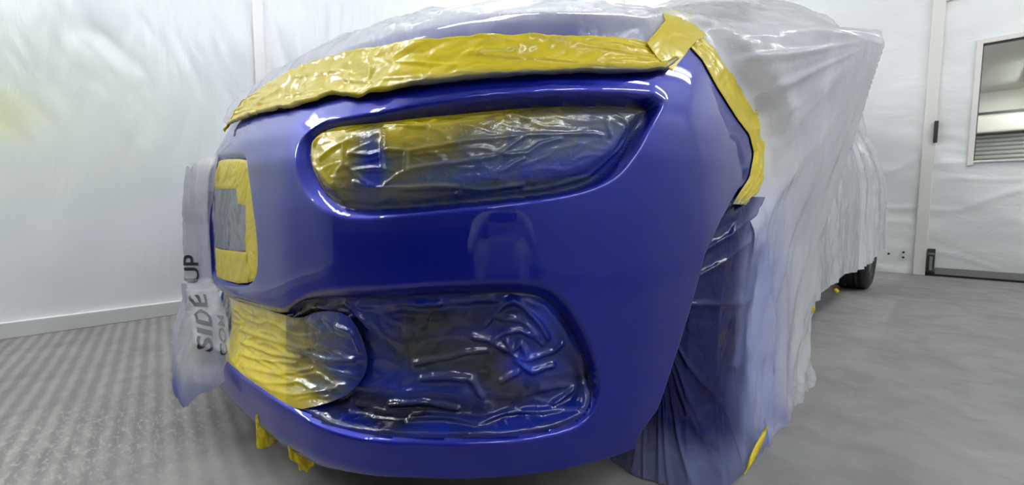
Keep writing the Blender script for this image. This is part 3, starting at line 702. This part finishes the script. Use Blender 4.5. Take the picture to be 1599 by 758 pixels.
# ------------------------------------------------------------------ tape ribbons laid on the body between two traced edges
def resample(pts, n):
    p = np.array(pts, float); s = np.concatenate([[0], np.cumsum(np.hypot(*np.diff(p, axis=0).T))]); t = np.linspace(0, s[-1], n)
    return np.stack([np.interp(t, s, p[:, k]) for k in (0, 1)], 1)
def ribbon(name, lo, hi, mat, colf, offf, n=260, m=26, parent=None, cn=40, cm_=5, pair=True):
    if pair and len(lo) == len(hi):
        t0 = np.linspace(0, 1, len(lo)); tt = np.linspace(0, 1, cn)
        A = np.stack([np.interp(tt, t0, np.array(lo)[:, k]) for k in (0, 1)], 1); B = np.stack([np.interp(tt, t0, np.array(hi)[:, k]) for k in (0, 1)], 1)
    else: A, B = resample(lo, cn), resample(hi, cn)
    G = np.zeros((cm_, cn, 2))
    for j in range(cm_):
        for i in range(cn):
            p = A[i]+(B[i]-A[i])*j/(cm_-1); G[j, i] = aw(*p, .006)
    ti = np.linspace(0, cn-1, n); tj = np.linspace(0, cm_-1, m)
    i0 = np.clip(ti.astype(int), 0, cn-2); fi = ti-i0; j0 = np.clip(tj.astype(int), 0, cm_-2); fj = tj-j0
    Q = (G[j0][:, i0]*(1-fi)[None, :, None]+G[j0][:, i0+1]*fi[None, :, None])*(1-fj)[:, None, None]+(G[j0+1][:, i0]*(1-fi)[None, :, None]+G[j0+1][:, i0+1]*fi[None, :, None])*fj[:, None, None]
    P = Q.reshape(-1, 2); I = np.tile(np.linspace(0, 1, n), m); J = np.repeat(np.linspace(0, 1, m), n)
    pos = S(P[:, 0], P[:, 1])+SN(P[:, 0], P[:, 1])*offf(P, I, J)[:, None]
    idx = np.arange(n*m).reshape(m, n); F = np.stack([idx[:-1, :-1], idx[:-1, 1:], idx[1:, 1:], idx[1:, :-1]], -1).reshape(-1, 4)
    U, V = project(pos)
    o = mesh_obj(name, pos, F, mat, parent, col=colf(P, I, J, U, V))
    md = o.modifiers.new('thick', 'SOLIDIFY'); md.thickness = .0008; md.offset = -1
    return o
def o_bon(P, I, J):
    x, y = P[:, 0], P[:, 1]
    h = .004+.008*sstep(.30, .0, J)*sstep(0, .05, J)+crumple(x, y, 12, 71)*.006+crumple(x, y, 30, 75)*.002+ridge(x*5+J*2, J*3, 73)*.003
    return h
def c_bon(P, I, J, U, V):
    t = .07+.10*noise(P[:, 0]*9, P[:, 1]*30, 80)+.38*sstep(.34, .12, J)*sstep(.35, .6, I)+.30*sstep(.12, 0, J)+.25*np.exp(-((U-830)/70)**2)*sstep(.3, .9, J)*(.6+noise(P[:, 0]*30, P[:, 1]*20, 4))
    return grad_cols(t)
lo = [(344, 203), (398, 181), (477, 165), (525, 150), (557, 155), (640, 139), (738, 127), (877, 118), (1000, 117), (1035, 113), (1056, 98)]
hi = [(353, 166), (378, 148), (462, 110), (510, 92), (572, 77), (640, 65), (760, 55), (860, 56), (960, 60), (1010, 66), (1030, 60)]
bt = ribbon('bonnet_edge_tape', lo, hi, M['tape'], c_bon, o_bon, 420, 40)
tag(bt, 'wide wrinkled yellow tape strip along the bonnet edge above the bumper', 'masking tape')
ct = empty('corner_tape', S(*aw(1085, 70))); tag(ct, 'yellow tape corner and long strip curving down the wheel arch edge', 'masking tape')
o_c = lambda P, I, J: .011+crumple(P[:, 0], P[:, 1], 14, 91)*.003
c_c = lambda P, I, J, U, V: grad_cols(.05+.06*noise(P[:, 0]*14, P[:, 1]*14, 95))
ribbon('corner_patch', [(1006, 72), (1026, 98), (1046, 113), (1080, 70)], [(1046, 26), (1060, 30), (1078, 40), (1100, 58)], M['tape'], c_c, o_c, 60, 40, ct)
o_a = lambda P, I, J: .003+(crumple(P[:, 0], P[:, 1], 14, 101)*.004+ridge(J*3, I*4, 103)*.004)*sstep(0, .25, J)
c_a = lambda P, I, J, U, V: grad_cols(.06+.45*sstep(.86, 1.0, I)+.10*noise(P[:, 0]*14, P[:, 1]*14, 105)+.12*sstep(.3, 0, J))
ribbon('arch_strip', [(1078, 69), (1099, 92), (1122, 134), (1154, 185), (1173, 210), (1180, 240), (1173, 277), (1158, 300), (1146, 319)],
       [(1078, 40), (1114, 76), (1143, 118), (1172, 162), (1190, 190), (1197, 225), (1196, 268), (1186, 300), (1162, 320)], M['tape'], c_a, o_a, 260, 22, ct)

# ------------------------------------------------------------------ the big clear plastic sheet over the car
MY = 1.30
def sheet_pos(P):
    a, w = P[:, 0], P[:, 1]; eb = sstep(0, .07, polyline_dist(P, TPD))
    n = SN(a, w); B = S(a, w); y, z = B[:, 1], B[:, 2]
    sidef = sstep(1.0, 1.5, a)
    r = np.hypot(y-MY, z-1.06); th = np.arctan2(z-1.06, y-MY)
    f_m = ridge(th*4.5, r*1.2+3, 120)*.018*sstep(.05, .45, r)+ridge(th*11, r*2, 121)*.006*sstep(.08, .4, r)
    f_v = ridge(y*4.5+.5*noise(y*2, z*2, 2), z*.7, 123)*.016+ridge(y*13, z*1.1, 124)*.003
    f_m = f_m+ridge(th*19+noise(y*4, z*4, 5), r*2.4, 125)**3*.004*sstep(.10, .5, r); f_v = f_v+ridge(y*21+noise(y*3, z*3, 6), z*1.6, 126)**3*.002
    k = np.exp(-(r/.75)**2)
    # bonnet: pleats fan out from the taped corner
    r2 = np.hypot(a-1.02, (w-1.0)); t2 = np.arctan2(w-1.0, -(a-1.02))
    f_b = ridge(t2*6, r2*1.5, 130)*.006*sstep(.05, .3, r2)+ridge(a*6, w*1.2, 133)*.007*sstep(.7, .3, a)
    off = .012+(f_m*k+f_v*(1-k))*sidef+(1-sidef)*f_b+.0015*fbm(a*25, w*25, 9)+crumple(a, w, 7, 140)*.005
    off = off*eb+.0025*(1-eb)
    Q = B+n*off[:, None]
    MYz = MY+np.maximum(0, z-1.06)*1.35
    xt = np.interp(z, [0, .5, 1.0, 1.04, 1.10, 1.3, 1.45, 1.6], [.955, 1.0, 1.115, 1.125, 1.11, 1.0, .88, .68])
    sl = np.interp(z, [0, 1.05, 1.3, 1.6], [.10, .42, .35, .35])
    tent = xt-sl*np.abs(y-MYz)*np.where(y > MYz, 1.5, 1.0)+(f_m*k+.3*f_v)-.015-.2*(1-eb)
    kk = .018; m_ = sidef > .0
    xs = kk*np.logaddexp(Q[:, 0]/kk, tent/kk)
    Q[:, 0] = np.where(a > .9, Q[:, 0]*(1-sidef)+xs*sidef, Q[:, 0])
    hang = sstep(.55, .0, z)*sidef        # hangs straight below the sill instead of following the underbody
    Q[:, 0] = Q[:, 0]*(1-hang)+np.maximum(Q[:, 0], .952+(off-.012)*1.2)*hang
    return Q
a_y = lambda yy: float(np.interp(yy, PYs[len(AT)-1:], AT))
hem = []
for k, yy in enumerate(np.linspace(4.45, 1.50, 46)): hem.append((a_y(yy), w_of_z(.275+.006*math.sin(k*.6)+.016*math.sin(k*.21))))
for yy, z in ((1.46, .22), (1.44, .12), (1.42, .06), (1.36, .01), (1.25, .015), (1.16, .004), (1.04, .004), (.98, .004), (.90, .004), (.80, .004)): hem.append((a_y(yy), w_of_z(z)))
tp = awl([(1162, 316), (1180, 294), (1185, 262), (1184, 225), (1175, 192), (1158, 160), (1130, 116), (1104, 78), (1080, 50), (1050, 36), (1034, 52), (1010, 74), (960, 72), (860, 68), (760, 67), (640, 77), (572, 88), (510, 103), (462, 120), (378, 158), (356, 178)])
TPD = dens(tp, .02, closed=False)
LFT = dens(np.array([(a_y(.82), w_of_z(.56)), (a_y(.82), w_of_z(.5)), (a_y(.75), w_of_z(.33)), (a_y(.73), w_of_z(.15)), (a_y(.74), w_of_z(-.1))]), .02, closed=False)
SO = np.vstack([[(-1.25, wtop), (-1.25, tp[-1][1]), (-.3, tp[-1][1])], tp[::-1], [(a_y(.82), w_of_z(.5)), (a_y(.75), w_of_z(.33)), (a_y(.73), w_of_z(.15)), (a_y(.74), w_of_z(.012))], hem[::-1], [(a_y(4.45), w_of_z(1.2)), (a_y(4.4), wtop)]])
P, F = clip_grid(dens(SO, .02), [], .011)
pos = sheet_pos(P); B = S(P[:, 0], P[:, 1])
op = .50+.42*sstep(.95, 1.15, P[:, 0])+.02-.20*np.exp(-((P[:, 1]-1.05)/.12)**2)*sstep(1.1, .9, P[:, 0])*sstep(.3, .55, P[:, 0])
nb = noise(P[:, 0]*9, P[:, 1]*2, 150)
bl = sstep(.74, .45, B[:, 2])*sstep(1.3, .9, B[:, 1])*(.75+.5*nb)*sstep(1.0, 1.2, P[:, 0])
c = mixc((.93, .94, .955), (.42, .47, .88), bl)
fade = np.maximum(sstep(0, .10, polyline_dist(P, LFT)+.03*noise(P[:, 0]*12, P[:, 1]*5, 152)), sstep(.46, .56, B[:, 2]))
col = np.concatenate([c, ((op+.25*bl)*fade+(1-fade)*.12)[:, None]], 1)
bs_ = mesh_obj('plastic_sheet', pos, F, M['sheet'], None, col=col)
tag(bs_, 'large milky clear plastic sheet draped over the bonnet, mirror and side of the car', 'plastic sheet')

# film wrapped round the front wheel
nS, nZ = 220, 190
s_ = np.linspace(0, 1, nS); z_ = np.linspace(0, 1, nZ); SS, ZZ = np.meshgrid(s_, z_)
zz = .004+ZZ*.625
cr_ = .375; yfr = np.where(zz > .33, YW1-np.sqrt(np.maximum(cr_**2-(zz-.33)**2, .0225)), YW1-cr_)-.012-.015*sstep(.2, 0, zz)
L = np.interp(SS, [0, .25, .5, .62, .75, 1.0], [.70, .79, .875, .915, .925, .93])
yy_ = np.interp(SS, [0, .25, .5, .62, .75, 1.0], [.02, 0, .03, .09, .17, .36])
X_ = L+.03*sstep(.20, 0, zz)*sstep(.3, .7, SS); Y_ = np.maximum(yfr, .50)+yy_
st = (zz-.42)/.7; ang = np.arctan2(zz-.40, SS-.30); rr = np.hypot(zz-.40, (SS-.30)*.6)
fold = ridge(ang*4, rr*2, 160)*.009*sstep(.02, .15, rr)*sstep(.6, .2, rr)+ridge(SS*9+zz*3, zz*1.3, 161)*.010*sstep(.5, .8, SS)+crumple(SS*.6, zz, 11, 162)*.007
Y_ = Y_-fold; X_ = X_+fold*.5*SS
pos = np.stack([X_, Y_, zz], -1).reshape(-1, 3)
idx = np.arange(nS*nZ).reshape(nZ, nS); F = np.stack([idx[:-1, :-1], idx[:-1, 1:], idx[1:, 1:], idx[1:, :-1]], -1).reshape(-1, 4)
Sf, Zf = SS.ravel(), zz.ravel()
mk = np.clip(sstep(.66, .92, Sf+.05*noise(Sf*8, Zf*3, 165))+sstep(.10, .0, Zf-.08*(1-Sf))*.5, 0, 1)
c = mixc((.002, .007, .11), (.42, .47, .82), mk)
c = mixa(c, np.tile(np.array((.006, .012, .07)), (len(Sf), 1)), .6*sstep(.1, .5, noise(Sf*5, Zf*7, 167))*(1-mk))
col = np.concatenate([c, (1.14-.42*mk)[:, None]], 1)
M['wheel_film'] = sheet_mat('painted_wheel_film', op=.5, attr=True, stretch=(1, 1, .5), rough=.12, sc=14, bumps=.3)
wf = mesh_obj('wheel_wrap_film', pos, F, M['wheel_film'], None, col=col)
tag(wf, 'blue stained plastic film wrapped around the front wheel below the arch', 'plastic film')
# ------------------------------------------------------------------ printed plastic sheet hanging in front of the far half
def hang_pos(P):
    a, w = P[:, 0], P[:, 1]; B = S(a, w); n = SN(a, w); z = B[:, 2]
    f = ridge(a*11+.4*noise(a*3, z*3, 201), z*.6, 202)*.012+ridge(a*26, z*1.0, 203)*.004+crumple(a, z, 8, 204)*.004
    off = .004+(.034+.052*np.clip(.72-z, 0, 1)+f)*sstep(0, .10, edge_a(z)-a)
    return B+n*off[:, None]
EDG = awl([(346, 232), (342, 260), (338, 300), (328, 350), (326, 392), (327, 430), (345, 455), (352, 480), (360, 520), (364, 553), (352, 575), (356, 600)])
_ez = S(EDG[:, 0], EDG[:, 1])[:, 2]; _o = np.argsort(_ez); _ez, _ea = _ez[_o], EDG[_o, 0]
edge_a = lambda z: np.interp(z, _ez, np.maximum(_ea, -.26))
EDG[:, 0] = np.maximum(EDG[:, 0], -.26)
HO = np.vstack([EDG, [(-.10, w_of_z(.125)), (-.20, w_of_z(.15)), (-.27, w_of_z(.225)), (-.5, w_of_z(.235)), (-.85, w_of_z(.22)), (-.85, w_of_z(.70)), (-.4, w_of_z(.715)), (-.3, w_of_z(.70)), (-.22, w_of_z(.76)), (-.12, EDG[0, 1]+.02)]])
P, F = clip_grid(dens(chaikin(HO, 1), .01), [], .005)
pos = hang_pos(P); U, V = project(pos)
bl = np.clip(sstep(.22, .14, pos[:, 2])*.8+.18*noise(P[:, 0]*12, P[:, 1]*2, 210), 0, 1)
c = mixc((.58, .59, .64), (.10, .16, .62), bl)
nn = noise(P[:, 0]*16, P[:, 1]*1.2, 211)
col = np.concatenate([c, (.50+.12*nn+.2*bl)[:, None]], 1)
hs = mesh_obj('printed_plastic_sheet', pos, F, M['sheet_hang'], None, col=col)
tag(hs, 'pleated clear plastic sheet with black printed letters hanging at the left end of the bumper', 'plastic sheet')
def glyphs(txt):
    cu = bpy.data.curves.new('t', 'FONT'); cu.body = txt; cu.size = 1.0; cu.resolution_u = 3; cu.offset = .022
    to = bpy.data.objects.new('t', cu); COL.objects.link(to); dg = bpy.context.evaluated_depsgraph_get(); dg.update()
    me = bpy.data.meshes.new_from_object(to.evaluated_get(dg)); bpy.data.objects.remove(to)
    bm = bmesh.new(); bm.from_mesh(me); bpy.data.meshes.remove(me)
    if bm.verts:
        for _ in range(2): bmesh.ops.subdivide_edges(bm, edges=[e for e in bm.edges if e.calc_length() > .08], cuts=1)
        bmesh.ops.triangulate(bm, faces=bm.faces)
    v = np.array([q.co[:] for q in bm.verts]).reshape(-1, 3); fs = [[q.index for q in f.verts] for f in bm.faces]; bm.free()
    return v, fs
def printed(txt, a0, z0, size, wid, parent):
    """letters run up the sheet: text x -> height, text y -> to the left"""
    for k, ch in enumerate(txt):
        if ch == ' ': continue
        v, fs = glyphs(ch); full, _ = glyphs(txt[:k+1]); v[:, 0] += full[:, 0].max()-v[:, 0].max()
        z = z0+v[:, 0]*size; P = np.stack([edge_a(z)-a0-v[:, 1]*wid, np.interp(z, WZ, WT)], 1)
        mesh_obj('printed_letter', hang_pos(P)+SN(P[:, 0], P[:, 1])*.0035, fs, M['black'], parent)
printed('SIDE UP', .045, .235, .066, .046, hs)
printed('COM', .012, .235, .036, .026, hs)

# ------------------------------------------------------------------ loose tape ends
def flap(px, dist, label, seed, bend=.02, name='tape_flap', cat='masking tape', colr=(.10, .35), mat='tape'):
    L = np.array(px, float); lo_ = L.min(0); hi_ = L.max(0)
    G = dens(chaikin(L, 0), 2.0); P, F = clip_grid(G, [], 1.6)
    c0 = CAM+ray(*L.mean(0))*dist; nrm = ray(*L.mean(0)); nrm[2] = 0; nrm /= np.linalg.norm(nrm); out = []
    for (u, v) in P:
        d = ray(u, v); t = ((c0-CAM)@nrm)/(d@nrm); out.append(CAM+d*t)
    out = np.array(out); k = (P[:, 1]-lo_[1])/(hi_[1]-lo_[1])
    out = out+nrm*(bend*(1-k)+.014*crumple(P[:, 0]*.02, P[:, 1]*.02, 2.2, seed))[:, None]
    o = mesh_obj(name, out, F, M[mat], None, col=grad_cols(colr[0]+(colr[1]-colr[0])*k+.15*noise(P[:, 0]*.07, P[:, 1]*.07, seed)))
    md = o.modifiers.new('thick', 'SOLIDIFY'); md.thickness = .001
    return tag(o, label, cat)
flap([(399, 655), (401, 704), (414, 703), (425, 698), (436, 692), (447, 690), (440, 672), (420, 655)], 1.16, 'yellow tape end hanging crumpled under the bumper lip, the one further left', 230)
flap([(449, 700), (452, 724), (465, 730), (467, 741), (480, 740), (492, 731), (494, 722), (470, 700)], 1.07, 'pale yellow tape end hanging under the bumper lip, the one further right', 231, colr=(.2, .3))
# thin yellow strip edge showing beside the wrapped wheel
pts = []; pin = []
for k in range(24):
    t = k/23; u = 1198-37*t**1.5; v = 666+78*t; d = ray(u, v); q = CAM+d*((.975-CAM[0])/d[0]); pts.append(q)
    d = ray(u-9*math.sin(math.pi*min(1, t*1.05+.02))-1, v-1); q = CAM+d*((.968-CAM[0])/d[0]); pin.append(q)
V_ = np.array(pts+pin); n_ = len(pts)
F = [(k, k+1, n_+k+1, n_+k) for k in range(n_-1)]
o = mesh_obj('tape_strip_end', V_, F, M['tape'], None, col=np.tile(YEL, (len(V_), 1))); md = o.modifiers.new('thick', 'SOLIDIFY'); md.thickness = .0015
tag(o, 'thin yellow tape edge curving beside the bottom of the wrapped front wheel', 'masking tape')
flap([(1301, 452), (1302, 459), (1309, 458), (1311, 455), (1306, 451)], 2.35, 'tiny yellow tape tip under the rear door hem of the plastic sheet', 232, .0, colr=(.05, .1))
flap([(1266, 481), (1265, 489), (1272, 488), (1274, 484), (1270, 479)], 1.78, 'tiny yellow tape tip where the sheet hem steps up from the floor', 233, .0, colr=(.05, .1))

# ------------------------------------------------------------------ the photographer, crouching behind the camera and mirrored in the paint
fw = np.array((-math.sin(YAW), math.cos(YAW), 0)); rt = np.array((math.cos(YAW), math.sin(YAW), 0)); base = np.array((CAM[0], CAM[1], 0))
def bp(side, back, z): return tuple(base-fw*back+rt*side+np.array((0, 0, z)))
def skin_mesh(name, nodes, edges, mat, root=0, sub=2, parent=None):
    me = bpy.data.meshes.new(name); me.from_pydata([n[0] for n in nodes], edges, []); me.update()
    o = bpy.data.objects.new(name, me); COL.objects.link(o); me.materials.append(mat)
    md = o.modifiers.new('skin', 'SKIN')
    for k, n in enumerate(nodes): me.skin_vertices[0].data[k].radius = n[1] if isinstance(n[1], tuple) else (n[1], n[1])
    for r_ in (root if isinstance(root, (list, tuple)) else [root]): me.skin_vertices[0].data[r_].use_root = True
    md.use_smooth_shade = True
    sb = o.modifiers.new('sub', 'SUBSURF'); sb.levels = sub; sb.render_levels = sub
    if parent: o.parent = parent
    return o
nd = [(bp(0, .88, .34), .14), (bp(0, .78, .46), .13), (bp(0, .66, .56), .15), (bp(0, .57, .62), .12), (bp(0, .50, .66), .055), (bp(0, .46, .70), .07), (bp(0, .43, .76), .095), (bp(0, .43, .82), .08), (bp(0, .44, .86), .045)]
ed = [(k, k+1) for k in range(8)]
for sg in (-1, 1):
    b0 = len(nd)
    nd += [(bp(sg*.17, .60, .61), .068), (bp(sg*.27, .48, .50), .05), (bp(sg*.31, .36, .43), .042), (bp(sg*.21, .24, .50), .036), (bp(sg*.125, .14, .565), .026), (bp(sg*.105, .11, .585), .024)]
    ed += [(3, b0)]+[(b0+k, b0+k+1) for k in range(5)]
    h = b0+5
    for f in range(4):       # fingers closing on the phone's end
        z = .622-.016*f; c = len(nd)
        nd += [(bp(sg*.100, .085, z), .010), (bp(sg*.098, .062, z), .009), (bp(sg*.085, .048, z-.002), .008)]; ed += [(h, c), (c, c+1), (c+1, c+2)]
    c = len(nd); nd += [(bp(sg*.085, .10, .575), .011), (bp(sg*.066, .088, .590), .009)]; ed += [(h, c), (c, c+1)]
    b1 = len(nd)
    nd += [(bp(sg*.12, .84, .32), .10), (bp(sg*.20, .62, .38), .085), (bp(sg*.23, .47, .40), .065), (bp(sg*.21, .58, .24), .055), (bp(sg*.20, .68, .10), .04), (bp(sg*.20, .69, .05), .042), (bp(sg*.21, .58, .035), .036), (bp(sg*.215, .50, .03), .028)]
    ed += [(0, b1)]+[(b1+k, b1+k+1) for k in range(7)]
person = skin_mesh('person', nd, ed, simple('white_overalls', (.82, .82, .84), .7)); tag(person, 'person crouching in white overalls, holding up a phone, mirrored in the blue bumper', 'person')
# face and hood details
b = MB()
R4 = Matrix.Translation(Vector(bp(0, .345, .775))) @ Matrix.Rotation(YAW, 4, 'Z')
skinm = simple('skin', (.45, .27, .19), .55)
r = bmesh.ops.create_uvsphere(b.bm, u_segments=24, v_segments=16, radius=1.0)
for v in r['verts']:
    x, y, z = v.co; y2 = y*.035+(.022*math.exp(-(x/.22)**2-((z+.1)/.28)**2) if y > 0 else 0)-(.008*math.exp(-((abs(x)-.38)/.16)**2-((z-.18)/.12)**2) if y > 0 else 0)
    v.co = R4 @ Vector((x*.068, y2, z*.095))
b.build('face', skinm, person, True)
b = MB(); r = bmesh.ops.create_uvsphere(b.bm, u_segments=24, v_segments=12, radius=1.0)
for v in r['verts']:
    x, y, z = v.co; v.co = R4 @ Vector((x*.090, y*.098-.068, max(z, -.15)*.062+.052))
b.box(-.08, -.02, .045, .08, .075, .055, .003, R4)
b.build('dark_cap', M['black'], person, True)
ph = empty('phone', bp(0, .045, CAM[2])); tag(ph, 'black mobile phone held sideways by the crouching person', 'phone')
R5 = Matrix.Translation(Vector(bp(0, .045, CAM[2]-.02))) @ Matrix.Rotation(YAW, 4, 'Z')
b = MB(); b.box(-.08, -.004, -.038, .08, .004, .038, .003, R5); b.build('phone_body', M['black'], ph)
b = MB(); b.box(-.072, .004, -.004, -.045, .0065, .03, .001, R5); b.build('camera_bump', M['dark_metal'], ph)
